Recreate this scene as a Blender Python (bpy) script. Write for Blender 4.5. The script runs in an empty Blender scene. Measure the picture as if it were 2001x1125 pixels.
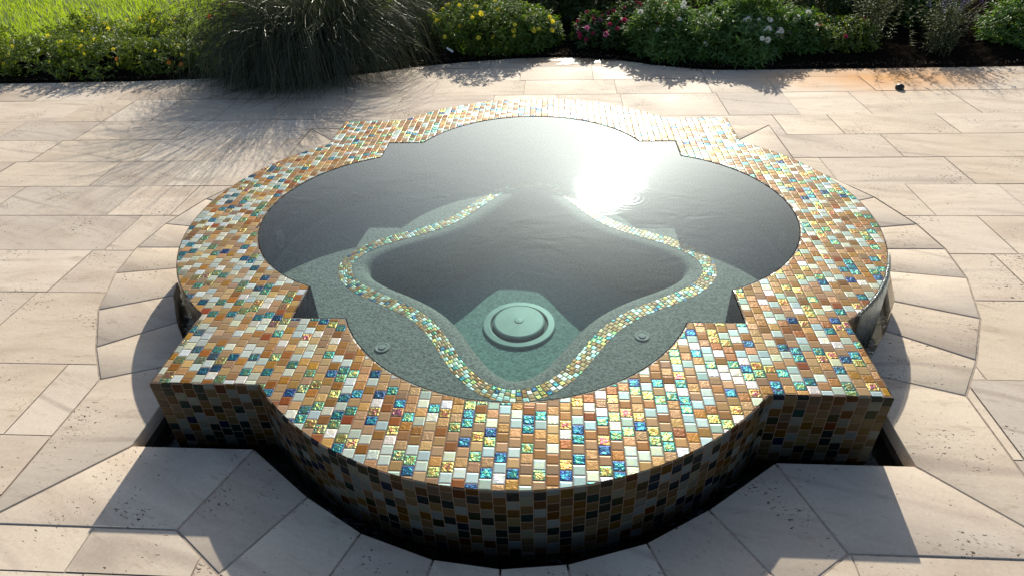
import bpy, bmesh, math, random
import numpy as np
from mathutils import Vector, Matrix, geometry
R = math.radians
rng = np.random.default_rng(7)
random.seed(7)
sc = bpy.context.scene
COL = sc.collection

# ------------------------------------------------------------ camera, sky, sun, exposure
DECK = -0.173                      # patio level; the spa rim top is z = 0
cam_d = bpy.data.cameras.new("camera"); cam = bpy.data.objects.new("camera", cam_d); COL.objects.link(cam)
th, ya, ro = 0.6166, -0.0825, -0.0395
fw = Vector((math.sin(ya)*math.cos(th), math.cos(ya)*math.cos(th), -math.sin(th)))
rt = Vector((math.cos(ya), -math.sin(ya), 0)); up = rt.cross(fw)
r2 = rt*math.cos(ro)+up*math.sin(ro); u2 = -rt*math.sin(ro)+up*math.cos(ro)
M4 = Matrix(((r2.x, u2.x, -fw.x, .1252), (r2.y, u2.y, -fw.y, -2.2178), (r2.z, u2.z, -fw.z, 1.202), (0, 0, 0, 1)))
cam.matrix_world = M4
cam_d.sensor_width = 36; cam_d.lens = 1236.25/2001*36
cam_d.clip_start = .05; cam_d.clip_end = 2000
sc.camera = cam

SUN_EL, SUN_AZ = 26.0, 5.5         # azimuth from +y towards +x
w = bpy.data.worlds.new("World"); sc.world = w; w.use_nodes = True
wn = w.node_tree.nodes; wl = w.node_tree.links
sky = wn.new("ShaderNodeTexSky"); sky.sky_type = 'NISHITA'; sky.sun_disc = False
sky.sun_elevation = R(SUN_EL); sky.sun_rotation = R(SUN_AZ); sky.dust_density = 1.6; sky.ozone_density = .6
bg = wn["Background"]; bg.inputs[1].default_value = .10
wl.new(sky.outputs[0], bg.inputs[0])
sun_d = bpy.data.lights.new("sun", 'SUN'); sun_d.energy = 5.0; sun_d.angle = R(.5); sun_d.color = (1, .915, .77)
sun = bpy.data.objects.new("sun", sun_d); COL.objects.link(sun)
sv = Vector((math.sin(R(SUN_AZ))*math.cos(R(SUN_EL)), math.cos(R(SUN_AZ))*math.cos(R(SUN_EL)), math.sin(R(SUN_EL))))
sun.rotation_euler = sv.to_track_quat('Z', 'Y').to_euler(); sun.location = sv*30
vs = sc.view_settings
vs.view_transform = 'Standard'; vs.look = 'None'; vs.gamma = 1; vs.use_curve_mapping = False; vs.exposure = 0.48

# ------------------------------------------------------------ helpers
def new_obj(name, me, parent=None):
    o = bpy.data.objects.new(name, me); COL.objects.link(o)
    if parent is not None: o.parent = parent
    return o
def mesh(name, v, f, mats=(), smooth=False, mi=None, uv=None, sharp=None):
    me = bpy.data.meshes.new(name); me.from_pydata([tuple(x) for x in v], [], [tuple(int(i) for i in x) for x in f])
    for m in mats: me.materials.append(m)
    if mi is not None: me.polygons.foreach_set('material_index', np.asarray(mi, dtype=np.int32))
    if smooth: me.polygons.foreach_set('use_smooth', [True]*len(me.polygons))
    if uv is not None:
        L = me.uv_layers.new(name='uv'); vi = np.zeros(len(me.loops), dtype=np.int32); me.loops.foreach_get('vertex_index', vi)
        L.data.foreach_set('uv', np.asarray(uv, dtype=np.float32)[vi].ravel())
    me.update()
    if sharp: me.set_sharp_from_angle(angle=R(sharp))
    return me
def empty(name, loc=(0, 0, 0)):
    o = bpy.data.objects.new(name, None); COL.objects.link(o); o.location = loc; o.empty_display_size = .1; return o
def tag(o, label, cat, group=None):
    o['label'] = label; o['category'] = cat
    if group: o['group'] = group
    return o
def kind(o, k='structure'): o['kind'] = k; return o
def join(parts):
    V = []; F = []; M = []; n = 0
    for v, f, m in parts:
        V.extend(v); F.extend([tuple(i+n for i in x) for x in f]); M.extend([m]*len(f)); n += len(v)
    return V, F, M

class NT:
    """small node-building helper"""
    def __init__(s, name):
        s.m = bpy.data.materials.new(name); s.m.use_nodes = True; s.t = s.m.node_tree; s.t.nodes.clear()
        s.out = s.t.nodes.new('ShaderNodeOutputMaterial')
    def n(s, typ, ins=None, **kw):
        nd = s.t.nodes.new(typ)
        for k, v in kw.items(): setattr(nd, k, v)
        if ins:
            for k, v in ins.items():
                sock = nd.inputs[k]
                if isinstance(v, bpy.types.NodeSocket): s.t.links.new(v, sock)
                else: sock.default_value = v
        return nd
    def math(s, op, a, b=0.0, c=None, clamp=False):
        d = {0: a, 1: b}
        if c is not None: d[2] = c
        return s.n('ShaderNodeMath', d, operation=op, use_clamp=clamp).outputs[0]
    def ramp(s, fac, stops, interp='LINEAR'):
        nd = s.n('ShaderNodeValToRGB', {0: fac}); cr = nd.color_ramp; cr.interpolation = interp
        while len(cr.elements) < len(stops): cr.elements.new(.5)
        for e, (p, c) in zip(cr.elements, stops):
            e.position = p; e.color = (*c, 1) if len(c) == 3 else c
        return nd.outputs[0]
    def mixc(s, fac, a, b, mode='MIX'):
        nd = s.n('ShaderNodeMix', data_type='RGBA', blend_type=mode)
        for i, v in ((0, fac), (6, a), (7, b)):
            if isinstance(v, bpy.types.NodeSocket): s.t.links.new(v, nd.inputs[i])
            else: nd.inputs[i].default_value = v if i == 0 else ((*v, 1) if len(v) == 3 else v)
        return nd.outputs[2]
    def maprange(s, v, a, b, c=0., d=1.):
        return s.n('ShaderNodeMapRange', {0: v, 1: a, 2: b, 3: c, 4: d}, clamp=True).outputs[0]
    def noise(s, vec, scale, detail=2., rough=.5, dist=0., **k):
        return s.n('ShaderNodeTexNoise', {'Vector': vec, 'Scale': scale, 'Detail': detail, 'Roughness': rough, 'Distortion': dist}, **k)
    def bump(s, h, strength, dist, normal=None):
        d = {'Height': h, 'Strength': strength, 'Distance': dist}
        if normal is not None: d['Normal'] = normal
        return s.n('ShaderNodeBump', d).outputs[0]
    def mixs(s, fac, a, b):
        return s.n('ShaderNodeMixShader', {0: fac, 1: a, 2: b}).outputs[0]
    def done(s, surf, vol=None):
        s.t.links.new(surf, s.out.inputs[0])
        if vol is not None: s.t.links.new(vol, s.out.inputs[1])
        return s.m

# ------------------------------------------------------------ materials
def mosaic(name, pitch, grout=.0011, tone=1., irid=1.0, irid_rough=.37, shift=(0., 0.)):
    t = NT(name)
    uv = t.n('ShaderNodeUVMap', uv_map='uv').outputs[0]
    sep = t.n('ShaderNodeSeparateXYZ', {0: uv})
    u = t.math('DIVIDE', t.math('ADD', sep.outputs[0], 40*pitch+shift[0]), pitch); v = t.math('DIVIDE', t.math('ADD', sep.outputs[1], 40*pitch+shift[1]), pitch)
    col = t.math('FLOOR', u); par = t.math('MULTIPLY', t.math('MODULO', col, 2.), .5)
    v2 = t.math('ADD', v, par)
    wn1 = t.n('ShaderNodeTexWhiteNoise', {'W': col}, noise_dimensions='1D').outputs[0]
    v2 = t.math('ADD', v2, t.math('MULTIPLY', wn1, .12))
    row = t.math('FLOOR', v2)
    fu = t.math('FRACT', u); fv = t.math('FRACT', v2)
    du = t.math('MINIMUM', fu, t.math('SUBTRACT', 1., fu)); dv = t.math('MINIMUM', fv, t.math('SUBTRACT', 1., fv))
    d = t.math('MULTIPLY', t.math('MINIMUM', du, dv), pitch)       # metres to the nearest joint centre
    cell = t.n('ShaderNodeCombineXYZ', {0: col, 1: row}).outputs[0]
    wn2 = t.n('ShaderNodeTexWhiteNoise', {'Vector': cell}, noise_dimensions='2D')
    cell3 = t.n('ShaderNodeCombineXYZ', {0: col, 1: row, 2: 7.3}).outputs[0]
    wn3 = t.n('ShaderNodeTexWhiteNoise', {'Vector': cell3}, noise_dimensions='3D')
    r1 = wn2.outputs[0]; s3 = t.n('ShaderNodeSeparateColor', {0: wn3.outputs[1]})
    ra, rb, rc = s3.outputs[0], s3.outputs[1], s3.outputs[2]
    base = t.ramp(r1, [(0, (.42, .275, .130)), (.10, (.335, .19, .070)), (.19, (.42, .285, .165)), (.28, (.47, .345, .19)),
                       (.36, (.26, .13, .045)), (.41, (.33, .24, .15)), (.48, (.57, .575, .49)), (.60, (.53, .53, .39)), (.66, (.53, .59, .57)),
                       (.735, (.020, .042, .036)), (.83, (.050, .056, .022)), (.89, (.009, .030, .085)), (.94, (.013, .055, .060)), (.98, (.26, .085, .035))], 'CONSTANT')
    dark = t.math('MULTIPLY', t.math('GREATER_THAN', r1, .735), t.math('LESS_THAN', r1, .98))
    white = t.math('MULTIPLY', t.math('GREATER_THAN', r1, .48), t.math('LESS_THAN', r1, .735))
    hsv = t.n('ShaderNodeHueSaturation', {'Hue': t.maprange(ra, 0, 1, .485, .515), 'Saturation': t.maprange(rb, 0, 1, .95, 1.28), 'Value': t.maprange(rc, 0, 1, .75*tone, 1.12*tone), 'Color': base}).outputs[0]
    # wavy hand-poured glass surface, different in every tile
    off = t.n('ShaderNodeVectorMath', {0: wn3.outputs[1], 1: (9, 9, 9)}, operation='MULTIPLY').outputs[0]
    p3 = t.n('ShaderNodeVectorMath', {0: uv, 1: off}, operation='ADD').outputs[0]
    nz = t.noise(p3, 95., 3., .55, .8).outputs[0]
    tex_amt = t.math('ADD', t.math('MULTIPLY', dark, .5), t.math('MULTIPLY', t.math('GREATER_THAN', rb, .62), .28))
    tex_amt = t.math('ADD', tex_amt, .06)
    pil = t.maprange(d, grout, grout+.0030, 0., 1.)
    pil = t.math('POWER', pil, .5)
    h = t.math('ADD', t.math('MULTIPLY', pil, .0011), t.math('MULTIPLY', t.math('MULTIPLY', nz, tex_amt), .0042))
    bmp = t.n('ShaderNodeBump', {'Height': h, 'Strength': 1., 'Distance': 1.}).outputs[0]
    tilt = t.n('ShaderNodeVectorMath', {0: t.n('ShaderNodeVectorMath', {0: wn3.outputs[1], 1: (.5, .5, .5)}, operation='SUBTRACT').outputs[0], 1: (.11, .11, .02)}, operation='MULTIPLY').outputs[0]
    nrm = t.n('ShaderNodeVectorMath', {0: t.n('ShaderNodeVectorMath', {0: bmp, 1: tilt}, operation='ADD').outputs[0]}, operation='NORMALIZE').outputs[0]
    pr = t.n('ShaderNodeBsdfPrincipled', {'Base Color': hsv, 'Roughness': t.maprange(rb, 0, 1, .26, .48), 'IOR': 1.5, 'Specular IOR Level': .12, 'Normal': nrm})
    # iridescent film on the tile backing: hue wanders across each tile, bluer at its rim
    edge = t.maprange(d, grout, pitch*.28, -.20, .06)
    hv = t.math('ADD', t.math('ADD', t.math('MULTIPLY', nz, .9), t.math('MULTIPLY', t.math('SUBTRACT', t.n('ShaderNodeTexWhiteNoise', {'Vector': t.n('ShaderNodeCombineXYZ', {0: col, 1: row, 2: 2.2}).outputs[0]}, noise_dimensions='3D').outputs[0], .5), .95)), edge)
    rb_col = t.ramp(hv, [(0, (.01, .05, .22)), (.13, (.02, .22, .40)), (.28, (.05, .46, .42)), (.46, (.26, .54, .24)), (.66, (.70, .66, .20)), (.88, (.75, .36, .10)), (1, (.6, .15, .25))])
    opal = t.ramp(t.math('ADD', t.math('MULTIPLY', nz, .7), t.math('MULTIPLY', t.math('SUBTRACT', rb, .35), .9)), [(0, (.35, .90, .72)), (.35, (.30, .74, .92)), (.6, (.68, .92, .50)), (.85, (.62, .60, .95)), (1, (.9, .65, .55))])
    cop = t.mixc(t.math('GREATER_THAN', rc, .9), t.mixc(.45, hsv, (1, .52, .20)), t.mixc(.5, hsv, (1, .18, .16)))
    icol = t.mixc(white, t.mixc(dark, cop, rb_col), opal)
    gl = t.n('ShaderNodeBsdfAnisotropic', {'Color': icol, 'Roughness': irid_rough, 'Normal': nrm}).outputs[0]
    f = t.math('ADD', t.math('ADD', t.math('MULTIPLY', dark, .25), t.math('MULTIPLY', white, .10)), .045)
    glass = t.mixs(t.math('MULTIPLY', f, irid), pr.outputs[0], gl)
    gm = t.maprange(d, grout*.75, grout*1.25, 0., 1.)
    gr = t.n('ShaderNodeBsdfPrincipled', {'Base Color': (.15, .095, .065, 1), 'Roughness': .85, 'Normal': bmp}).outputs[0]
    return t.done(t.mixs(gm, gr, glass))

def travertine(name, pits=1.0, stain=False):
    t = NT(name)
    g = t.n('ShaderNodeNewGeometry'); rnd = g.outputs['Random Per Island']
    pos = t.n('ShaderNodeTexCoord').outputs['Object']
    offv = t.n('ShaderNodeCombineXYZ', {0: t.math('MULTIPLY', rnd, 37.), 1: t.math('MULTIPLY', rnd, 91.), 2: 0.}).outputs[0]
    pp = t.n('ShaderNodeVectorMath', {0: pos, 1: offv}, operation='ADD').outputs[0]
    ang = t.math('MULTIPLY', t.math('FLOOR', t.math('MULTIPLY', t.math('FRACT', t.math('MULTIPLY', rnd, 7.7)), 2.)), 0.35)
    rv = t.n('ShaderNodeVectorRotate', {'Vector': pp, 'Angle': ang}, rotation_type='Z_AXIS').outputs[0]
    st = t.n('ShaderNodeVectorMath', {0: rv, 1: (1.0, 3.6, 1)}, operation='MULTIPLY').outputs[0]
    n1 = t.noise(st, 2.2, 6., .6, .6).outputs[0]; n2 = t.noise(rv, 1.7, 3., .5).outputs[0]; n3 = t.noise(st, 9., 5., .7).outputs[0]
    c = t.ramp(n1, [(.25, (.45, .37, .295)), (.45, (.565, .48, .395)), (.60, (.64, .56, .465)), (.8, (.53, .44, .35))])
    c = t.mixc(t.maprange(n2, .35, .7, 0., .5), c, (.60, .56, .50))
    c = t.mixc(t.maprange(n3, .57, .74, 0., .65), c, (.34, .27, .20))
    tone = t.ramp(t.math('FRACT', t.math('MULTIPLY', rnd, 3.3)), [(0, (.78, .75, .72)), (.35, (1.04, 1.02, .98)), (.7, (.94, .90, .83)), (1, (.84, .83, .82))])
    c = t.mixc(1., c, tone, 'MULTIPLY')
    # vein line
    vn = t.n('ShaderNodeTexWave', {'Vector': st, 'Scale': .35, 'Distortion': 9., 'Detail': 3., 'Detail Scale': 1.2}, wave_type='BANDS', bands_direction='Y').outputs[1]
    c = t.mixc(t.math('MULTIPLY', t.maprange(vn, .955, 1., 0., .5), t.maprange(n2, .45, .6)), c, (.30, .24, .20))
    # pits, stretched along the bedding, gathered in patches
    ps = t.n('ShaderNodeVectorMath', {0: rv, 1: (1.0, 1.9, 1)}, operation='MULTIPLY').outputs[0]
    pn = t.noise(ps, 80., 2., .6, .5).outputs[0]; patch = t.noise(rv, 4.2, 2., .6).outputs[0]
    thr = t.maprange(patch, .40, .72, .75, .57)
    pit = t.math('MULTIPLY', t.maprange(t.math('SUBTRACT', pn, thr), 0., .035), pits)
    c = t.mixc(pit, c, (.085, .065, .05))
    c = t.mixc(1., c, t.ramp(t.noise(pp, 130., 3., .6).outputs[0], [(.3, (.93, .93, .93)), (.7, (1.05, 1.05, 1.05))]), 'MULTIPLY')
    if stain:   # rust-orange irrigation stain on the slabs by the bed
        q = t.n('ShaderNodeVectorMath', {0: pos, 1: (2.28, 2.16, DECK)}, operation='SUBTRACT').outputs[0]
        q = t.n('ShaderNodeVectorMath', {0: q, 1: (1., 2.4, 0)}, operation='MULTIPLY').outputs[0]
        dd = t.n('ShaderNodeVectorMath', {0: q}, operation='LENGTH').outputs['Value']
        dd = t.math('ADD', dd, t.math('MULTIPLY', t.math('SUBTRACT', t.noise(pos, 3., 4., .6).outputs[0], .5), .75))
        am = t.math('MULTIPLY', t.maprange(dd, .92, .15, 0., 1.), t.maprange(t.math('FRACT', t.math('MULTIPLY', rnd, 5.1)), 0, 1, .65, 1.))
        c = t.mixc(am, c, (.60, .27, .055))
    if stain:   # dark wet patch where water lies against the bed
        q = t.n('ShaderNodeVectorMath', {0: t.n('ShaderNodeVectorMath', {0: pos, 1: (.18, 2.70, DECK)}, operation='SUBTRACT').outputs[0], 1: (1., 3.8, 0)}, operation='MULTIPLY').outputs[0]
        dd = t.math('ADD', t.n('ShaderNodeVectorMath', {0: q}, operation='LENGTH').outputs['Value'], t.math('MULTIPLY', t.math('SUBTRACT', t.noise(pos, 5., 4., .6).outputs[0], .5), .5))
        c = t.mixc(t.maprange(dd, .55, .35, 0., .6), c, (.20, .13, .065))
    bm = t.bump(t.math('SUBTRACT', t.math('MULTIPLY', n3, .3), t.math('MULTIPLY', pit, 1.)), .5, .004)
    pr = t.n('ShaderNodeBsdfPrincipled', {'Base Color': c, 'Roughness': t.maprange(n2, .3, .7, .6, .8), 'Normal': bm, 'Specular IOR Level': .2}).outputs[0]
    return t.done(pr)

def plain(name, c, rough=.6, noise_s=None, amt=.3, bump=0., spec=.5, metal=0.):
    t = NT(name); pos = t.n('ShaderNodeTexCoord').outputs['Object']
    col = (*c, 1); d = {'Roughness': rough, 'Specular IOR Level': spec, 'Metallic': metal}
    if noise_s:
        nz = t.noise(pos, noise_s, 4., .65).outputs[0]
        col = t.mixc(1., (*c, 1), t.ramp(nz, [(.3, (1-amt,)*3), (.7, (1+amt,)*3)]), 'MULTIPLY')
        if bump: d['Normal'] = t.bump(nz, bump, .01)
    d['Base Color'] = col
    return t.done(t.n('ShaderNodeBsdfPrincipled', d).outputs[0])

def leafmat(name, ca, cb, trans=.45, tint=(1.3, 1.25, .45), gloss=.03, rough=.45):
    t = NT(name); g = t.n('ShaderNodeNewGeometry'); rnd = g.outputs['Random Per Island']
    c = t.mixc(rnd, (*ca, 1), (*cb, 1))
    tc = t.mixc(1., c, (*tint, 1), 'MULTIPLY')
    df = t.n('ShaderNodeBsdfDiffuse', {0: c}).outputs[0]; tr = t.n('ShaderNodeBsdfTranslucent', {0: tc}).outputs[0]
    gl = t.n('ShaderNodeBsdfAnisotropic', {0: (.9, .95, .9, 1), 'Roughness': rough}).outputs[0]
    return t.done(t.mixs(gloss, t.mixs(trans, df, tr), gl))

PITCH = .0310
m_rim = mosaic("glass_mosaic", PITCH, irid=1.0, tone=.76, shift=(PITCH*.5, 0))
m_wall_shade = mosaic("glass_mosaic_wall_shade", PITCH, irid=.06, tone=.17)  # same tiles as the rim, with the wall's shade darkened into their colour
m_band = mosaic("small_glass_mosaic", .0185, grout=.0008, irid=1.1, irid_rough=.45)
m_trav = travertine("travertine_pavers", stain=True)
m_cop = travertine("travertine_coping", 1.1)
m_grout = plain("sand_joint", (.34, .28, .225), .9, 60, .3)
m_plas = plain("pebble_plaster", (.15, .158, .15), .8, 110, .75, .4)
m_floor = plain("pebble_plaster_floor", (.19, .24, .225), .8, 90, .55, .4)
m_drain = plain("pale_drain_plastic", (.25, .29, .275), .5, 22, .2)
m_gap = plain("dark_gap", (.02, .025, .025), .7)
m_jet = plain("clear_grey_fitting", (.22, .235, .225), .7)
m_trough = plain("dark_trough_stone", (.10, .085, .07), .6, 25, .5, .3)
_t = NT("dark_mulch"); _p = _t.n('ShaderNodeTexCoord').outputs['Object']; _n = _t.noise(_p, 60., 4., .7).outputs[0]
m_soil = _t.done(_t.n('ShaderNodeBsdfDiffuse', {0: _t.ramp(_n, [(.35, (.005, .004, .0035)), (.6, (.012, .0095, .0075)), (.75, (.03, .024, .018))]), 'Normal': _t.bump(_n, .8, .01)}).outputs[0])
m_lawn = plain("lawn_soil", (.06, .085, .02), .95, 30, .5, .5)
m_tagm = plain("white_plastic_tag", (.75, .75, .75), .4)
m_black = plain("black_rubber", (.012, .012, .012), .5)

def water_mat(name, wavescale, wavestr, lobes, density, tint, vol_col):
    t = NT(name); pos = t.n('ShaderNodeTexCoord').outputs['Object']
    st = t.n('ShaderNodeVectorMath', {0: pos, 1: (1., 1.8, 1)}, operation='MULTIPLY').outputs[0]
    n1 = t.noise(st, wavescale, 1.6, .5, 1.0).outputs[0]
    n2 = t.noise(pos, wavescale*.35, 2., .5).outputs[0]
    h = t.math('MULTIPLY', n1, t.maprange(n2, .45, .68, .15, 1.))
    if name == "spa_water":        # rings spreading from drips on the far side
        for (x, y, k) in ((.27, .80, 1.0), (-.12, .88, .5), (.42, .12, .45), (.02, .42, .5)):
            q = t.n('ShaderNodeVectorMath', {0: pos, 1: (x, y, 0)}, operation='DISTANCE').outputs['Value']
            env = t.maprange(q, .02, .13, k, 0.)
            h = t.math('ADD', h, t.math('MULTIPLY', t.math('MULTIPLY', t.math('SINE', t.math('MULTIPLY', q, 290.)), env), .16))
    if name == "falling_water":
        h = t.noise(t.n('ShaderNodeVectorMath', {0: pos, 1: (30., 55., 3.5)}, operation='MULTIPLY').outputs[0], 1.3, 3., .6).outputs[0]
    nrm = t.bump(h, wavestr, .02)
    dt = t.n('ShaderNodeVectorMath', {0: t.n('ShaderNodeNewGeometry').outputs['Incoming'], 1: nrm}, operation='DOT_PRODUCT').outputs['Value']
    fr = t.math('ADD', .02, t.math('MULTIPLY', t.math('POWER', t.math('SUBTRACT', 1., t.math('ABSOLUTE', dt), clamp=True), 5.), .98), clamp=True)
    sh = None
    for rough, wt in lobes:
        # fine wind ripples run across the view, so the lobe is wider across them than along
        g = t.n('ShaderNodeBsdfAnisotropic', {0: (.76, .90, 1, 1), 'Roughness': rough, 'Normal': nrm, 'Anisotropy': .45, 'Tangent': t.n('ShaderNodeCombineXYZ', {0: 0., 1: 1., 2: 0.}).outputs[0]}, distribution='BECKMANN' if sh is None else 'GGX').outputs[0]
        sh = g if sh is None else t.mixs(wt, sh, g)
    tr = t.n('ShaderNodeBsdfTransparent', {0: (*tint, 1)}).outputs[0]
    vol = t.n('ShaderNodeVolumeAbsorption', {0: (*vol_col, 1), 1: density}).outputs[0] if density else None
    return t.done(t.mixs(fr, tr, sh), vol)
m_water = water_mat("spa_water", 7., .032, [(.114, 1), (.25, .032), (.48, .30)], 1.2, (.93, .95, .95), (.52, .80, .77))
m_wside = NT("water_side"); _tr = m_wside.n('ShaderNodeBsdfTransparent').outputs[0]
_v = m_wside.n('ShaderNodeVolumeAbsorption', {0: (.52, .80, .77, 1), 1: 1.2}).outputs[0]; m_wside = m_wside.done(_tr, _v)
m_twater = water_mat("trough_water", 26., .55, [(.08, 1), (.2, .4)], 0, (.55, .55, .5), (1, 1, 1))
m_fall = water_mat("falling_water", 40., .3, [(.16, 1), (.3, .3)], 0, (.86, .85, .82), (1, 1, 1))
m_puddle = water_mat("puddle_water", 30., .25, [(.12, 1), (.26, .6)], 0, (.85, .82, .78), (1, 1, 1))

# ------------------------------------------------------------ outlines
A_O, R_O, C_L = 1.0, .891, -.4326                  # outer square half, lobe radius, lobe centre
A_I, R_I, C_I = .696, .572, -.469                # inner edge
def outline(a, r, c, n=40):
    xj = math.sqrt(r*r-(a+c)**2); t0 = math.atan2(xj, a+c)
    side = []
    for i in range(6): side.append((-a+(a-xj)*i/6, -a))
    for i in range(n): 
        t = -t0+2*t0*i/n; side.append((r*math.sin(t), c-r*math.cos(t)))
    for i in range(6): side.append((xj+(a-xj)*i/6, -a))
    P = []
    for k in range(4):
        for x, y in side:
            for _ in range(k): x, y = -y, x
            P.append((x, y))
    return np.array(P)
def outer(o=0.): return outline(A_O+o, R_O+o, C_L)
def inner(o=0.): return outline(A_I+o, R_I+o, C_I)
def perim(P):
    d = np.linalg.norm(np.roll(P, -1, 0)-P, axis=1); return np.r_[0, np.cumsum(d)]
def loops_mesh(name, loops, mats, vs_, sharp=32, closed_u=True, us=None):
    """loops: list of (P, z); vs_: uv v per loop"""
    n = len(loops[0][0]); V = []; UV = []; F = []
    per = perim(loops[0][0]) if us is None else us
    for (P, z), v in zip(loops, vs_):
        for i in range(n+1):
            V.append((*P[i % n], z)); UV.append((per[i], v))
    for k in range(len(loops)-1):
        for i in range(n):
            a = k*(n+1)+i; F.append((a, a+1, a+n+2, a+n+1))
    return mesh(name, V, F, mats, True, uv=UV, sharp=sharp)
def ring_fill(name, P, Q, z, mats, uvscale=1.):
    """flat region between loop P (outside) and loop Q (inside)"""
    nP, nQ = len(P), len(Q)
    V = [Vector((float(x), float(y))) for x, y in list(P)+list(Q)]
    E = [(i, (i+1) % nP) for i in range(nP)]+[(nP+i, nP+(i+1) % nQ) for i in range(nQ)]
    v, e, f, *_ = geometry.delaunay_2d_cdt(V, E, [list(range(nP)), list(range(nP, nP+nQ))], 0, 1e-7)
    r = geometry.delaunay_2d_cdt(V, [], [list(range(nP)), list(range(nP, nP+nQ))], 0, 1e-7)
    v, f, of = r[0], r[2], r[5]
    F = [tuple(x) for x, o in zip(f, of) if 0 in o and 1 not in o]
    VV = [(p.x, p.y, z) for p in v]
    out = []
    for t in F:
        a, b, c = (v[i] for i in t)
        out.append(t if (b-a).cross(c-a) > 0 else t[::-1])
    return mesh(name, VV, out, mats, False, uv=[(p.x, p.y) for p in v])
def poly_fill(name, P, z, mats):
    return mesh(name, [(x, y, z) for x, y in P], [tuple(range(len(P)))], mats, uv=P)

# ------------------------------------------------------------ the spa
spa = tag(empty('spa', (0, 0, DECK)), 'raised quatrefoil hot tub clad in brown, white and blue glass mosaic, in a stone patio', 'hot tub')
def spart(name, me):
    o = new_obj(name, me, spa); o.matrix_parent_inverse = Matrix.Translation((0, 0, -DECK)); return o
spart('rim', ring_fill('rim', outer(-.006), inner(.006), 0., [m_rim]))
o_l = [(outer(-.006), 0.), (outer(-.0018), -.0012), (outer(0), -.006), (outer(0), -.16), (outer(0), -.30)]
spart('outer_wall', loops_mesh('outer_wall', o_l[::-1], [m_wall_shade], [z for _, z in o_l][::-1]))
i_l = [(inner(.006), 0.), (inner(.0018), -.0012), (inner(0), -.006), (inner(0), -.095)]
spart('waterline_tiles', loops_mesh('waterline_tiles', i_l, [m_wall_shade], [z for _, z in i_l]))
ZB, ZF = -.222, -.46
i_p = [(inner(.0), -.095), (inner(0), ZB+.02), (inner(-.008), ZB+.006), (inner(-.02), ZB)]
spart('inner_wall', loops_mesh('inner_wall', i_p, [m_plas], [0]*4))
def contour(t, n=320):
    th_ = np.linspace(0, 2*np.pi, n, endpoint=False)
    r = .645+.115*np.cos(4*th_)+.010*np.cos(8*th_)
    P = np.c_[r*np.cos(th_), r*np.sin(th_)-.058]
    T = np.roll(P, -1, 0)-np.roll(P, 1, 0); T /= np.linalg.norm(T, axis=1)[:, None]
    return P+np.c_[-T[:, 1], T[:, 0]]*t          # inwards
spart('bench', ring_fill('bench', inner(-.02), contour(0), ZB, [m_plas]))
bt = [0, .0555]
spart('mosaic_band', loops_mesh('mosaic_band', [(contour(t), ZB+.0005) for t in bt], [m_band], bt, us=perim(contour(.028))))
w_l = [(contour(.0555), ZB-.001), (contour(.085), ZB-.002), (contour(.105), ZB-.010), (contour(.120), ZB-.026), (contour(.128), ZB-.05), (contour(.134), ZF+.05), (contour(.142), ZF+.015), (contour(.158), ZF)]
spart('footwell_wall', loops_mesh('footwell_wall', w_l, [m_plas], [0]*8, sharp=80))
spart('footwell_floor', poly_fill('footwell_floor', contour(.158), ZF, [m_floor]))
# drain: a raised round cap inside a wide flat frame
def lathe(prof, n=64):
    V = []; F = []
    for r, z in prof:
        for i in range(n):
            a = 2*math.pi*i/n; V.append((r*math.cos(a), r*math.sin(a), z))
    for k in range(len(prof)-1):
        for i in range(n):
            j = (i+1) % n; F.append((k*n+i, k*n+j, (k+1)*n+j, (k+1)*n+i))
    return V, F
dr = spart('drain', mesh('drain', *lathe([(.153, 0), (.152, .006), (.148, .009), (.124, .010), (.121, .009), (.120, .001)][::1]), [m_drain], True, sharp=14))
dr.location = (-.022, -.150, ZF-DECK+DECK+.0015)
v, f = lathe([(.1205, .0015), (.090, .0015)]); o = new_obj('drain_slot', mesh('drain_slot', v, f, [m_gap]), dr)
v, f = lathe([(.107, .002), (.108, .015), (.106, .020), (.100, .0225), (.02, .0235), (.016, .0255), (.008, .026), (.0005, .0262)]); o = new_obj('drain_cover', mesh('drain_cover', v, f, [m_drain], True, sharp=14), dr)
for (x, y) in ((-.47, -.58), (.43, -.50)):
    j = spart('jet', mesh('jet', *lathe([(.026, 0), (.026, .005), (.022, .007), (.018, .004), (.014, .004), (.012, .010), (.0005, .011)], 32), [m_jet], True, sharp=40)); j.location = (x, y, ZB+.001); j.scale = (1, 1, .5)
for sx in (-1, 1):
    j = spart('jet', mesh('jet', *lathe([(.040, 0), (.040, .004), (.034, .007), (.026, .004), (.020, .004), (.018, .012), (.0005, .013)], 32), [m_plas], True, sharp=40))
    j.location = (sx*(R_I-C_I-.002)*.999, .02, -.15); j.rotation_euler = (0, -sx*math.pi/2, 0)

# water in the spa: one closed body
P = inner(-.002); n = len(P); V = [(x, y, -.0025) for x, y in P]+[(x, y, ZF-.06) for x, y in P]
F = [tuple(range(n)), tuple(range(2*n-1, n-1, -1))]+[(i, n+i, n+(i+1) % n, (i+1) % n) for i in range(n)]
kind(new_obj('spa_water', mesh('spa_water', V, F, [m_water, m_wside], mi=[0]+[1]*(n+1))))

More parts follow.
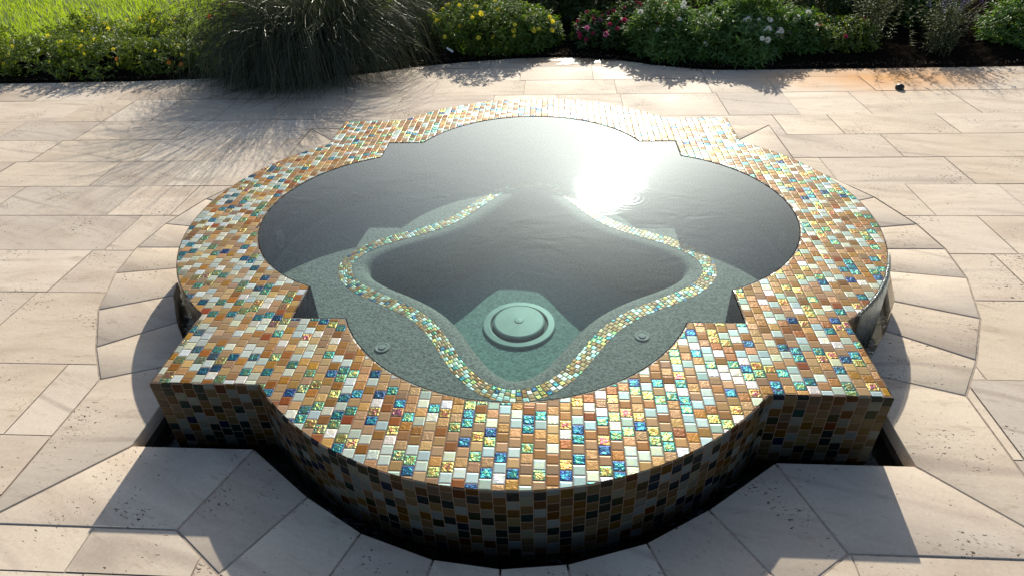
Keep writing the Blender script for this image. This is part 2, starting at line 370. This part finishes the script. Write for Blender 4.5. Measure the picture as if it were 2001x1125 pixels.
# ------------------------------------------------------------ trough and coping
side_in = [(-1.0725, -1.0725), (-.715, -1.0725), (-.51, -1.225), (-.345, -1.322), (-.155, -1.385), (.005, -1.402), (.16, -1.384), (.35, -1.322), (.512, -1.225), (.715, -1.0725)]
CW = .262
side_out = [(-1.335, -1.335), (-.81, -1.335)]
for x, y in side_in[2:-1]:
    vx, vy = x, y-C_L; l = math.hypot(vx, vy); side_out.append((x+vx/l*CW, y+vy/l*CW))
side_out.append((.81, -1.335))
def four(S):
    Q = []
    for k in range(4):
        for x, y in S:
            for _ in range(k): x, y = -y, x
            Q.append((x, y))
    return Q
IN, OUT = four(side_in), four(side_out)
def inset(poly, g):
    P = np.array(poly); n = len(P); L = []
    ar = .5*np.sum(P[:, 0]*np.roll(P[:, 1], -1)-np.roll(P[:, 0], -1)*P[:, 1])
    if ar < 0: P = P[::-1]
    for i in range(n):
        a, b = P[i], P[(i+1) % n]; t = (b-a)/np.linalg.norm(b-a); nn = np.array([-t[1], t[0]]); L.append((a+nn*g, t))
    Q = []
    for i in range(n):
        (p, t), (q, s) = L[i-1], L[i]
        den = t[0]*s[1]-t[1]*s[0]
        if abs(den) < 1e-6: Q.append(q); continue
        k = ((q[0]-p[0])*s[1]-(q[1]-p[1])*s[0])/den; Q.append(p+t*k)
    return np.array(Q)
parts = []
N = len(IN)
for i in range(N):
    j = (i+1) % N
    quad = [IN[i], IN[j], OUT[j], OUT[i]]
    dz = random.uniform(-.0012, .0012)
    V = []
    for g, z in ((.0022, -.045), (.0022, -.005), (.0026, -.0022), (.0038, -.0005), (.005, 0)):
        V += [(x, y, DECK+z+dz) for x, y in inset(quad, g)]
    F = []
    for k in range(4):
        for a in range(4):
            b = (a+1) % 4; F.append((k*4+a, k*4+b, (k+1)*4+b, (k+1)*4+a))
    F.append((16, 17, 18, 19))
    parts.append((V, F, 0))
V, F, MI = join(parts)
kind(new_obj('pool_coping', mesh('pool_coping', V, F, [m_cop], True, sharp=50)))
# trough: outer side, base, water
IN_ = [(x*1.006, y*1.006) for x, y in IN]
parts = []
V = [(x, y, DECK-.03) for x, y in IN_]+[(x, y, DECK-.16) for x, y in IN_]+[(x, y, DECK-.16) for x, y in [(p[0]*.80, p[1]*.80) for p in IN_]]
F = []
for i in range(N):
    j = (i+1) % N; F += [(i, j, N+j, N+i), (N+i, N+j, 2*N+j, 2*N+i)]
kind(new_obj('trough', mesh('trough', V, F, [m_trough])))
V = [(x, y, DECK-.075) for x, y in [(p[0]*1.004, p[1]*1.004) for p in IN]]+[(p[0]*.82, p[1]*.82, DECK-.075) for p in IN]
F = [(i, (i+1) % N, N+(i+1) % N, N+i) for i in range(N)]
kind(new_obj('trough_water', mesh('trough_water', V, F, [m_twater])))
# water spilling over the right-hand lobe
def spill(name, y0, y1, label, out=.022):
    V = []; F = []; nu, nv = 24, 12
    for i in range(nu+1):
        y = y0+(y1-y0)*i/nu
        x0 = -C_L+math.sqrt(R_O**2-y*y)
        taper = math.sin(math.pi*(.12+.76*i/nu))
        for k in range(nv+1):
            s = k/nv; o = .004+out*taper*s**.6*(1+.12*math.sin(i*2.1+k*.7)); z = .0015-.235*s**1.7
            if k == 0: o = -.004
            V.append((x0+o, y, z))
    for i in range(nu):
        for k in range(nv):
            a = i*(nv+1)+k; F.append((a, a+1, a+nv+2, a+nv+1))
    o = new_obj(name, mesh(name, V, F, [m_fall], True)); md = o.modifiers.new('thick', 'SOLIDIFY'); md.thickness = .0015; return o
tag(spill('water_sheet', -.655, -.30, ''), 'thin clear sheet of water spilling over the right edge of the mosaic rim', 'falling water')

# ------------------------------------------------------------ patio
bed_edge = [(-9, 2.25), (-3.04, 2.31), (-2.28, 2.37), (-1.39, 2.38), (-1.2, 2.44), (-.97, 2.55), (-.6, 2.66), (-.21, 2.745), (.05, 2.765), (.29, 2.745), (.6, 2.65), (.91, 2.49), (1.1, 2.415), (1.26, 2.385), (1.7, 2.375), (2.46, 2.37), (9, 2.36)]
rows = []; y = -4.4; hs = [.405, .305, .205, .405, .205, .305]; k = 0
rects = []
rr = random.Random(11)
while y < 3.0:
    h_ = rr.choice([.205, .305, .305, .405]); x = -7.6+rr.random()*.4
    while x < 7.6:
        L_ = rr.choice([.31, .41, .41, .51, .61, .61, .76])
        rects.append((x, y, x+L_, y+h_)); x += L_
    y += h_
g_ = .0019
CV = []; CF = []
for (x0, y0, x1, y1) in rects:
    b = len(CV); CV += [Vector((x0+g_, y0+g_)), Vector((x1-g_, y0+g_)), Vector((x1-g_, y1-g_)), Vector((x0+g_, y1-g_))]; CF.append([b, b+1, b+2, b+3])
nR = len(CF)
b = len(CV); outp = inset(OUT, -.0022) if False else np.array(OUT)*1.002
CV += [Vector((float(x), float(y))) for x, y in outp]; CF.append(list(range(b, b+len(outp))))
b = len(CV); bp = bed_edge+[(9, 3.5), (-9, 3.5)]
CV += [Vector(q) for q in bp]; CF.append(list(range(b, b+len(bp))))
res = geometry.delaunay_2d_cdt(CV, [], CF, 0, 1e-6)
v, f, of = res[0], res[2], res[5]
Fs = []; own = {}
VV = []; vm = {}
dzs = [rr.uniform(-.0012, .0012) for _ in range(nR)]
for t_, o_ in zip(f, of):
    rs = [q for q in o_ if q < nR]
    if len(rs) != 1 or nR in o_ or nR+1 in o_: continue
    t_ = list(t_); a, b_, c_ = (v[i] for i in t_[:3])
    if (b_-a).cross(c_-a) < 0: t_ = t_[::-1]
    ids = []
    for i in t_:
        key = (i, rs[0])
        if key not in vm: vm[key] = len(VV); VV.append((v[i].x, v[i].y, DECK-.001+dzs[rs[0]]))
        ids.append(vm[key])
    Fs.append(tuple(ids))
kind(new_obj('patio', mesh('patio', VV, Fs, [m_trav])))
# jointing sheet under the slabs, with the trough and bed cut out
hole = np.array(IN)*1.012; fr = [(-9, -5), (9, -5)]+bed_edge[::-1]
kind(new_obj('patio_joints', ring_fill('patio_joints', fr, hole, DECK-.0032, [m_grout])))
# puddle by the bed
V = []; nn = 40
for i in range(nn):
    a = 2*math.pi*i/nn; rr_ = 1+.25*math.sin(3*a+1)+.18*math.sin(5*a)+.12*math.sin(9*a+2)
    V.append((.32+.24*rr_*math.cos(a), 2.655+.075*rr_*math.sin(a), DECK+.0025))
kind(new_obj('puddle', mesh('puddle', V, [tuple(range(nn))], [m_puddle])))

# ------------------------------------------------------------ ground: lawn sheet and flower bed
kind(new_obj('lawn', mesh('lawn', [(-300, -300, -1.2), (300, -300, -1.2), (300, 3.3, -1.2), (-300, 3.3, -1.2), (300, 3.45, DECK-.02), (-300, 3.45, DECK-.02), (300, 400, DECK-.02), (-300, 400, DECK-.02)], [(0, 1, 2, 3), (3, 2, 4, 5), (5, 4, 6, 7)], [m_lawn])))
# mulch bed: slightly mounded grid from the patio edge back to the lawn
bx = np.array([q[0] for q in bed_edge]); by = np.array([q[1] for q in bed_edge])
def edge_y(x): return float(np.interp(x, bx, by))
def back_y(x): return 3.05+1.9/(1+math.exp(-(x+1.9)*2.2))
V = []; F = []; nx, ny = 260, 44
nzs = rng.random((nx+1, ny+1))
for i in range(nx+1):
    x = -9+18*i/nx; e0, e1 = edge_y(x), back_y(x)
    for k in range(ny+1):
        s = k/ny; z = DECK-.03+.06*min(1, s*6)+(nzs[i, k]-.5)*.022*(1 if 0 < k < ny else 0)
        if k == ny: z = DECK-.03
        V.append((x, e0+(e1-e0)*s, z))
for i in range(nx):
    for k in range(ny):
        a = i*(ny+1)+k; F.append((a, a+ny+1, a+ny+2, a+1))
kind(new_obj('flower_bed', mesh('flower_bed', V, F, [m_soil], False)))
SOIL = DECK+.03

# ------------------------------------------------------------ leaves, flowers, plants
def leaf_arrays(c, d, nrm, ln, wd, droop=.15):
    """c base points, d leaf directions, nrm leaf face normals (all n,3) -> verts, faces of folded six-point leaves"""
    n = len(c); d = d/np.linalg.norm(d, axis=1)[:, None]
    s = np.cross(d, nrm); s /= (np.linalg.norm(s, axis=1)[:, None]+1e-9); u = np.cross(s, d)
    ln = ln[:, None]; wd = wd[:, None]
    b = c; m1 = c+d*ln*.35; m2 = c+d*ln*.70-u*ln*droop*.35; tip = c+d*ln-u*ln*droop
    V = np.stack([b, m1-s*wd*.5+u*wd*.18, m1+s*wd*.5+u*wd*.18, m2-s*wd*.38+u*wd*.12, m2+s*wd*.38+u*wd*.12, tip, m1*1., m2*1.], 1).reshape(-1, 3)
    k = np.arange(n)[:, None]*8
    F = np.concatenate([k+np.array(q) for q in ((0, 6, 1), (0, 2, 6))]+[k+np.array(q) for q in ((3, 7, 5), (7, 4, 5))], 0)
    F4 = np.concatenate([k+np.array(q) for q in ((1, 6, 7, 3), (6, 2, 4, 7))], 0)
    return V, [tuple(x) for x in F]+[tuple(x) for x in F4]
def unit(n):
    v = rng.normal(size=(n, 3)); return v/np.linalg.norm(v, axis=1)[:, None]
def fan(name, V, F, mats): return mesh(name, V, F, mats)

def mound_points(n, rx, ry, rz, lump=.18, shell=(.72, 1.02), lumps=9, low=-.15):
    """points in the outer shell of a lumpy dome, with outward normals"""
    ax = unit(lumps); ax[:, 2] = np.abs(ax[:, 2])
    d = unit(n*3); d = d[d[:, 2] > low][:n]
    f = np.max(np.exp(-((1-d@ax.T)/.12)), axis=1)
    r = (1-lump+lump*1.6*f)*(shell[0]+(shell[1]-shell[0])*rng.random(len(d))**.6)
    P = d*r[:, None]*np.array([rx, ry, rz]); P[:, 2] = np.maximum(P[:, 2], .0)
    nn_ = d/np.array([rx, ry, rz]); nn_ /= np.linalg.norm(nn_, axis=1)[:, None]
    return P, nn_
def shrub(name, label, cat, loc, size, mat, nspr=500, per=7, ll=.045, lw=.014, group=None, up_=.6, lump=.18, spread=.9, shell=(.62, 1.02), stem_mat=None):
    lump *= 1.5
    root = tag(empty(name, loc), label, cat, group)
    P, N_ = mound_points(nspr, *size, lump=lump, shell=shell)
    n = len(P)
    axis = N_*(1-up_)+np.array([0, 0, up_])+rng.normal(size=(n, 3))*.22; axis /= np.linalg.norm(axis, axis=1)[:, None]
    C = np.repeat(P, per, 0); AX = np.repeat(axis, per, 0)
    j = np.tile(np.arange(per), n)
    side = np.cross(AX, unit(len(AX))); side /= np.linalg.norm(side, axis=1)[:, None]
    C = C+AX*((j/per-.6)*ll*1.3)[:, None]
    D = side*spread+AX*(.25+.5*rng.random((len(AX), 1)))
    V, F = leaf_arrays(C, D, AX, ll*(.6+.7*rng.random(len(C))), lw*(.7+.6*rng.random(len(C))), .25)
    new_obj('foliage', mesh('foliage', V, F, [mat]), root)
    # stems from the base into the mound
    ns = min(26, n); idx = rng.choice(n, ns, replace=False); SV = []; SF = []
    for q in idx:
        a = np.array([rng.normal()*.1*size[0], rng.normal()*.1*size[1], -.03]); b = P[q]*.97
        base = len(SV); t_ = (b-a)/np.linalg.norm(b-a); s1 = np.cross(t_, [0, .3, 1.]); s1 /= np.linalg.norm(s1); s2 = np.cross(t_, s1)
        for k in range(4):
            s = k/3; c0 = a+(b-a)*s+np.array([0, 0, 1])*math.sin(s*math.pi)*.08*size[2]; rad = .004*(1-.6*s)
            for m_ in range(4):
                an = m_*math.pi/2; SV.append(c0+(s1*math.cos(an)+s2*math.sin(an))*rad)
        for k in range(3):
            for m_ in range(4):
                SF.append((base+k*4+m_, base+k*4+(m_+1) % 4, base+k*4+4+(m_+1) % 4, base+k*4+4+m_))
    new_obj('stems', mesh('stems', SV, SF, [stem_mat or m_stem]), root)
    return root, P, N_
def flower_mesh(name, petals, rad, pw, mats, cup=.25, centre=.22, layers=1):
    parts = []
    for L_ in range(layers):
        a = np.arange(petals)*2*math.pi/petals+L_*.3
        s = 1-.25*L_
        d = np.c_[np.cos(a), np.sin(a), np.full(petals, cup+.3*L_)]
        c = np.c_[np.cos(a), np.sin(a), np.zeros(petals)]*rad*centre*.6; c[:, 2] += .002*L_
        V, F = leaf_arrays(c, d, np.tile([0, 0, 1.], (petals, 1)), np.full(petals, rad*s), np.full(petals, pw), .12)
        parts.append((list(V), F, 0))
    v, f = lathe([(rad*centre, .001), (rad*centre*.9, .004), (rad*centre*.5, .007), (rad*.01, .008)], 10)
    parts.append((v, f, 1))
    V, F, M_ = join(parts)
    return mesh(name, V, F, mats, mi=M_)
def scatter_flowers(root, me, P, N_, n, sel=None, lift=.024, scale=(.85, 1.25), name='flower'):
    w_ = np.ones(len(P)) if sel is None else sel(P, N_).astype(float)
    w_ = w_/w_.sum(); idx = rng.choice(len(P), min(n, int((w_ > 0).sum())), replace=False, p=w_)
    for q in idx:
        o = new_obj(name, me, root)
        d = Vector(N_[q]*.6+np.array([0, -.65, .45])+rng.normal(size=3)*.25).normalized()
        o.rotation_euler = d.to_track_quat('Z', 'Y').to_euler(); o.location = P[q]*1.03+np.array(d)*lift
        s = random.uniform(*scale); o.scale = (s, s, s)
m_stem = plain("green_stem", (.05, .06, .025), .7)
m_zin = leafmat("zinnia_leaf", (.065, .150, .035), (.11, .20, .045))
m_yel = leafmat("daisy_leaf", (.06, .125, .018), (.12, .19, .03))
m_vin = leafmat("vinca_leaf", (.035, .075, .022), (.06, .11, .03))
m_drk = leafmat("dark_shrub_leaf", (.022, .045, .012), (.05, .075, .018), trans=.35, gloss=.02)
m_sal = leafmat("salvia_leaf", (.065, .085, .03), (.10, .12, .04))
m_cov = leafmat("groundcover_leaf", (.07, .13, .018), (.14, .20, .03), trans=.55, tint=(1.6, 1.4, .4), gloss=.04)
m_gra = leafmat("ornamental_grass_blade", (.016, .026, .015), (.045, .055, .032), trans=.25, tint=(1.1, 1.1, .7), gloss=.035, rough=.3)
m_lgr = leafmat("lawn_blade", (.16, .27, .03), (.24, .36, .04), trans=.6, tint=(1.7, 1.5, .5))
m_pet_y = leafmat("yellow_petal", (.85, .72, .03), (.88, .78, .06), trans=.5, tint=(1, 1, .8), gloss=.03)
m_cen_y = plain("yellow_centre", (.60, .42, .02), .8)
m_pet_w = leafmat("white_petal", (.70, .71, .66), (.78, .78, .74), trans=.35, tint=(1, 1, .95), gloss=.03)
m_pet_m = leafmat("magenta_petal", (.28, .012, .06), (.42, .02, .10), trans=.45, tint=(1.2, 1, 1), gloss=.03)
m_pet_p = leafmat("pink_petal", (.55, .13, .28), (.62, .20, .36), trans=.4, tint=(1.1, 1, 1), gloss=.03)
m_pet_o = leafmat("orange_petal", (.70, .16, .02), (.75, .25, .03), trans=.4, tint=(1.1, 1, 1), gloss=.03)
m_pet_v = leafmat("violet_petal", (.13, .12, .38), (.20, .18, .50), trans=.4, tint=(1.1, 1, 1), gloss=.03)
f_yel = flower_mesh('yellow_flower', 9, .021, .0125, [m_pet_y, m_cen_y])
f_ysm = flower_mesh('small_yellow_flower', 6, .014, .011, [m_pet_y, m_cen_y])
f_whi = flower_mesh('white_flower', 10, .020, .0115, [m_pet_w, m_cen_y])
f_mag = flower_mesh('magenta_flower', 5, .024, .026, [m_pet_m, m_pet_m], cup=.5, layers=2)
f_pin = flower_mesh('pink_flower', 5, .024, .026, [m_pet_p, m_pet_p], cup=.45, layers=2)
f_ora = flower_mesh('orange_flower', 7, .016, .012, [m_pet_o, m_cen_y])
f_vio = flower_mesh('violet_floret', 6, .010, .008, [m_pet_v, m_pet_v], cup=.7)
front = lambda P, N_: (N_[:, 1] < .35) & (P[:, 2] > .05)
top = lambda P, N_: (N_[:, 2] > .25)

# yellow daisies behind the middle of the patio
r, P, N_ = shrub('daisy_shrub', 'broad green bush dotted with yellow daisies, right of the big grass clump', 'flowering bush', (-.28, 3.14, SOIL), (.60, .42, .36), m_yel, 1500, 7, .045, .015)
scatter_flowers(r, f_yel, P, N_, 46, lambda P, N_: (N_[:, 1] < .15) & (P[:, 2] > .10), .020, (.65, 1.05))
# magenta and pink vincas
for (x, y, s, n, me2, lab) in ((.40, 3.08, .17, 13, f_pin, 'low plant with deep magenta and pale pink blooms touching the yellow daisy bush'),
                              (.62, 3.00, .16, 9, f_pin, 'low plant with pale pink blooms in front, second right of the daisy bush'),
                              (.66, 3.36, .18, 13, f_mag, 'dark magenta flowering plant standing behind the pale pink blooms'),
                              (.88, 3.22, .17, 12, f_pin, 'low plant of magenta blooms at the shoulder of the leafy zinnia bush'),
                              (1.06, 3.44, .17, 9, f_mag, 'bright magenta flowering plant rising behind the leafy zinnia bush')):
    r, P, N_ = shrub('vinca', lab, 'flowering plant', (x, y, SOIL), (s, s*.9, s*1.35), m_vin, 170, 6, .045, .02, group='magenta flowers in the bed')
    scatter_flowers(r, f_mag, P, N_, n+3, front, .02, (.6, .95)); scatter_flowers(r, me2, P, N_, n//3, front, .02, (.7, 1.))
# white zinnias
for (x, y, sx, sy, sz, ns, nf, lab) in ((.98, 2.92, .36, .36, .30, 850, 7, 'leafy green bush without many blooms at the left of the white zinnias'),
                                       (1.50, 2.86, .40, .40, .40, 1200, 24, 'tall leafy green bush with white zinnias along its front, at the patio edge'),
                                       (1.93, 2.98, .26, .28, .30, 500, 6, 'smaller green bush with a few white zinnias, right of the tall zinnia bush')):
    r, P, N_ = shrub('zinnia_bush', lab, 'flowering bush', (x, y, SOIL), (sx, sy, sz), m_zin, ns, 7, .058, .015, group='zinnia bushes at the patio edge')
    scatter_flowers(r, f_whi, P, N_, nf, lambda P, N_: (N_[:, 1] < .0) & (P[:, 2] > .06) & (P[:, 2] < .30))
# low reddish plant right of the zinnias, and more in the hidden right part
r, P, N_ = shrub('vinca', 'low spreading plant with small dark pink blooms between zinnias and salvia', 'flowering plant', (2.20, 2.88, SOIL), (.30, .26, .20), m_cov, 420, 6, .036, .015, group='magenta flowers in the bed')
scatter_flowers(r, f_mag, P, N_, 9, front, .012, (.5, .75))
# dark clipped shrubs behind
for (x, y, sx, sz, lab) in ((1.62, 3.75, .34, .46, 'rounded dark evergreen shrub behind the tall white zinnia bush'), (2.33, 3.55, .34, .46, 'rounded dark evergreen shrub behind the low pink plant'), (.42, 3.78, .34, .46, 'dark evergreen shrub directly behind the magenta flowers beside the daisies'), (-1.0, 3.55, .32, .34, 'dark evergreen shrub between the grass clump and the daisy bush'), (2.85, 3.62, .34, .42, 'dark evergreen shrub behind the nearer violet salvia'),
                            (.95, 4.15, .45, .42, 'low dark evergreen shrub in shade behind the magenta flowers'), (-.62, 4.1, .5, .30, 'low dark evergreen shrub in shade behind the daisy bush'), (.2, 4.25, .5, .38, 'dark evergreen shrub at the back of the bed behind the daisies')):
    shrub('evergreen_shrub', lab, 'shrub', (x, y, SOIL), (sx, sx, sz), m_drk, 900, 7, .032, .016, group='dark evergreen shrubs at the back of the bed')
# salvia with violet spikes
def salvia(x, y, label, ns=34, hh=.46):
    root = tag(empty('salvia', (x, y, SOIL)), label, 'flowering plant', 'salvia plants in the bed')
    C = []; D = []; AX = []; SV = []; SF = []
    for i in range(ns):
        a = rng.random()*6.28; le = rng.random()*.32; hgt = hh*(.7+.4*rng.random())
        b = np.array([rng.normal()*.07, rng.normal()*.06, -.02]); tp = np.array([math.cos(a)*le, math.sin(a)*le*.8, hgt])
        base = len(SV)
        for k in range(5):
            s = k/4; c0 = b+(tp-b)*np.array([s**1.3, s**1.3, s]); rad = .0025*(1-.5*s)
            for m_ in range(3): SV.append(c0+np.array([math.cos(m_*2.1), math.sin(m_*2.1), 0])*rad)
        for k in range(4):
            for m_ in range(3): SF.append((base+k*3+m_, base+k*3+(m_+1) % 3, base+k*3+3+(m_+1) % 3, base+k*3+3+m_))
        for k in range(26):
            s = .1+.8*k/26; c0 = b+(tp-b)*np.array([s**1.3, s**1.3, s]); an = rng.random()*6.28
            C.append(c0); D.append([math.cos(an), math.sin(an), .35+.4*rng.random()]); AX.append([0, 0, 1])
        if i % 2 == 0:
            parts = []
            for k in range(14):
                o_ = k*.0075; an = k*2.4; vv, ff = leaf_arrays(np.array([[math.cos(an)*.004, math.sin(an)*.004, o_]]), np.array([[math.cos(an), math.sin(an), .6]]), np.array([[0, 0, 1.]]), np.array([.013*(1-k*.04)]), np.array([.009]))
                parts.append((list(vv), ff, 0))
            vv, ff, mm = join(parts); o = new_obj('flower_spike', mesh('flower_spike', vv, ff, [m_pet_v]), root); o.location = tp; o.rotation_euler = (rng.normal()*.2, rng.normal()*.2, 0)
    C = np.array(C); V, F = leaf_arrays(C, np.array(D), np.array(AX, float), .05*(.6+.6*rng.random(len(C))), .010*(.7+.6*rng.random(len(C))), .3)
    new_obj('foliage', mesh('foliage', V, F, [m_sal]), root); new_obj('stems', mesh('stems', SV, SF, [m_stem]), root)
salvia(2.50, 2.98, 'tall loose salvia with violet flower spikes right of the low pink plant')
salvia(3.05, 3.02, 'tall loose salvia with violet spikes, the one further from the zinnias')
salvia(2.86, 2.70, 'shorter violet salvia nearest to the patio edge', 26, .34)
for (x, y, s, lab) in ((3.65, 2.90, .34, 'green mounded shrub at the far right end of the flower bed'), (4.3, 3.3, .4, 'rightmost green shrub, half out of the picture'), (3.0, 3.75, .42, 'green shrub behind the violet salvias')):
    shrub('shrub', lab, 'shrub', (x, y, SOIL), (s, s, s), m_zin, 700, 7, .05, .016, group='green shrubs at the right of the bed')
# groundcover with small yellow flowers at the left
cov = [(-2.42, 2.72, .34, .24, 14, 'green groundcover plant tucked against the left of the big grass clump'), (-2.90, 2.68, .36, .26, 14, 'green groundcover plant with small yellow and orange flowers, second from the grass clump'),
       (-3.42, 2.70, .38, .27, 14, 'green groundcover plant with small yellow flowers, third from the grass clump'), (-4.0, 2.70, .40, .27, 12, 'green groundcover plant with small yellow flowers, fourth from the grass clump'),
       (-4.65, 2.70, .40, .27, 8, 'leftmost low green groundcover plant along the patio'), (-2.62, 3.22, .36, .27, 14, 'green groundcover plant with yellow flowers at the lawn edge beside the grass clump'), (-3.22, 3.22, .38, .27, 14, 'green groundcover plant with yellow flowers at the lawn edge, second from the grass clump'), (-3.9, 3.22, .38, .26, 14, 'green groundcover plant with yellow flowers at the lawn edge, furthest from the grass clump')]
for i, (x, y, s, hz, nf, lab) in enumerate(cov):
    r, P, N_ = shrub('groundcover_plant', lab, 'plant', (x, y, SOIL-.02), (s, s*.95, hz), m_cov, 620, 7, .036, .014, group='groundcover plants beside the lawn')
    scatter_flowers(r, f_ysm, P, N_, nf, top, .02)
    if i in (1, 5): scatter_flowers(r, f_ora, P, N_, 4, front, .012)
# young seedlings in the open mulch
for (x, y, h_, lab) in ((-1.13, 2.90, .17, 'young leafy seedling in dark mulch just right of the grass clump'), (-.96, 2.86, .20, 'young leafy seedling in dark mulch between the first seedling and the plant tag')):
    root = tag(empty('seedling', (x, y, SOIL-.02)), lab, 'seedling', 'young seedlings in the mulch')
    k = np.arange(26); an = k*2.4; C = np.c_[.006*np.cos(an), .006*np.sin(an), .02+h_*k/26]; D = np.c_[np.cos(an), np.sin(an), np.full(26, .5)]
    V, F = leaf_arrays(C, D, np.tile([0, 0, 1.], (26, 1)), .042*(1-.5*k/26), np.full(26, .013), .25)
    new_obj('leaf_sprays', mesh('leaf_sprays', V, F, [m_cov]), root)
    V, F = lathe([(.003, -.02), (.002, h_)], 6); new_obj('stem', mesh('stem', V, F, [m_stem]), root)
# white plant tag stuck in the mulch
me = mesh('plant_tag', [(-.028, -.001, -.007), (.028, -.001, -.009), (.033, -.001, 0), (.028, -.001, .009), (-.028, -.001, .007), (-.028, .001, -.007), (.028, .001, -.009), (.033, .001, 0), (.028, .001, .009), (-.028, .001, .007)],
          [(0, 1, 2, 3, 4), (9, 8, 7, 6, 5), (0, 5, 6, 1), (1, 6, 7, 2), (2, 7, 8, 3), (3, 8, 9, 4), (4, 9, 5, 0)], [m_tagm])
o = tag(new_obj('plant_tag', me), 'slim white plant tag lying tilted in dark mulch left of the daisy bush', 'plant tag'); o.location = (-.70, 2.80, SOIL+.03); o.rotation_euler = (R(-35), R(28), R(-14))

# the big fountain of ornamental grass
def blades(n, base, brad, L_, el, w0, nseg=9, az=None):
    a = rng.random(n)*2*math.pi if az is None else az
    r0 = brad*np.sqrt(rng.random(n)); b = np.c_[r0*np.cos(a), r0*np.sin(a), np.zeros(n)]
    a2 = a+rng.normal(size=n)*.35
    e = np.radians(el[0]+(el[1]-el[0])*rng.random(n)); ln = L_[0]+(L_[1]-L_[0])*rng.random(n)
    drp = .6+1.5*rng.random(n)
    P = np.zeros((n, nseg+1, 3)); P[:, 0] = b; ang = e.copy()
    hd = a2.copy(); cur = rng.normal(size=n)*.06
    for k in range(nseg):
        st = ln/nseg
        P[:, k+1, 0] = P[:, k, 0]+st*np.cos(ang)*np.cos(hd); P[:, k+1, 1] = P[:, k, 1]+st*np.cos(ang)*np.sin(hd); P[:, k+1, 2] = P[:, k, 2]+st*np.sin(ang)
        ang = np.maximum(ang-drp*(.35+1.1*k/nseg)*.30, -1.35); hd = hd+cur
    P[:, :, 2] = np.maximum(P[:, :, 2], .006+.02*rng.random((n, 1)))
    T = np.gradient(P, axis=1); T /= np.linalg.norm(T, axis=2)[:, :, None]+1e-9
    S = np.cross(T, np.array([0, 0, 1.])); S /= np.linalg.norm(S, axis=2)[:, :, None]+1e-9
    tw = rng.normal(size=n)*.7; U = np.cross(S, T)
    S = S*np.cos(tw)[:, None, None]+U*np.sin(tw)[:, None, None]
    wd = w0*(.6+.7*rng.random(n))[:, None, None]*(1-np.linspace(0, 1, nseg+1)**2.2*.92)[None, :, None]
    V = np.stack([P-S*wd*.5, P+S*wd*.5], 2).reshape(-1, 3)+np.array(base)
    F = []
    for q in range(n):
        o_ = q*(nseg+1)*2
        for k in range(nseg): F.append((o_+2*k, o_+2*k+1, o_+2*k+3, o_+2*k+2))
    return V, F
root = tag(empty('ornamental_grass', (-1.68, 2.74, SOIL-.02)), 'big fountain-shaped clump of grey-green ornamental grass spilling over the patio edge', 'ornamental grass')
V1, F1 = blades(4600, (0, 0, 0), .20, (.80, 1.65), (54, 89), .0027, 11)
V2, F2 = blades(2300, (0, 0, 0), .24, (.70, 1.25), (10, 58), .0027, 11, az=R(-118)+rng.normal(size=2300)*.6)
V3, F3 = blades(330, (0, 0, 0), .22, (.75, 1.45), (30, 80), .0030, 11)
V, F, M_ = join([(list(V1), F1, 0), (list(V2), F2, 0)])
new_obj('blades', mesh('blades', V, F, [m_gra]), root)
o = new_obj('dry_blades', mesh('dry_blades', V3, F3, [leafmat("dry_grass_blade", (.14, .13, .08), (.26, .24, .16), trans=.3, tint=(1.1, 1.05, .8), gloss=.04)]), root); o['label'] = 'pale dry strands arching through the clump'
v, f = lathe([(.27, -.03), (.25, .05), (.16, .12), (.001, .15)], 20); new_obj('crown', mesh('crown', v, f, [m_soil]), root)

# lawn blades (nobody could count them)
n = 26000
X = rng.uniform(-7.5, -1.6, n); Y = np.array([back_y(x)+.02 for x in X])+rng.random(n)**1.4*4.2
hd = rng.random(n)*6.28; ln = rng.uniform(.04, .10, n); le = rng.uniform(.1, .7, n)
B = np.c_[X, Y, np.full(n, DECK-.02)]; Tp = B+np.c_[np.cos(hd)*le*ln, np.sin(hd)*le*ln, ln]; Md = B+(Tp-B)*.5+np.c_[np.zeros(n), np.zeros(n), ln*.1]
S = np.c_[-np.sin(hd+.7), np.cos(hd+.7), np.zeros(n)]*.0035
V = np.stack([B-S, B+S, Md-S*.8, Md+S*.8, Tp], 1).reshape(-1, 3); k = np.arange(n)[:, None]*5
F = [tuple(q) for q in (k+np.array([0, 1, 3, 2]))]+[tuple(q) for q in (k+np.array([2, 3, 4]))]
kind(new_obj('lawn_grass', mesh('lawn_grass', V, F, [m_lgr])), 'stuff')

# mulch crumbs and dry leaf bits along the edge of the bed (nobody could count them)
n = 2600
X = rng.uniform(-4.6, 3.6, n); off = rng.normal(size=n)*.05+.03; off = np.where(off < -.09, .02, off); Y = np.array([edge_y(x) for x in X])+off
C = np.c_[X, Y, np.where(off < .02, DECK+.002, DECK+.018)]
hd = rng.random(n)*6.28; D = np.c_[np.cos(hd), np.sin(hd), rng.normal(size=n)*.15]; NN = unit(n)*.3+np.array([0, 0, 1.])
V, F = leaf_arrays(C, D, NN, rng.uniform(.006, .022, n), rng.uniform(.004, .010, n), .2)
kind(new_obj('mulch_crumbs', mesh('mulch_crumbs', V, F, [leafmat("dry_mulch", (.022, .015, .010), (.10, .07, .045), trans=.05, gloss=.01)])), 'stuff')

# small dark rounded object at the right side of the patio
v, f = lathe([(.024, 0), (.027, .009), (.024, .022), (.013, .030), (.0005, .032)], 24)
o = tag(new_obj('rubber_foot', mesh('rubber_foot', v, f, [m_black], True)), 'small rounded black object on the orange-stained paving at the right', 'small object'); o.location = (2.30, 1.93, DECK)
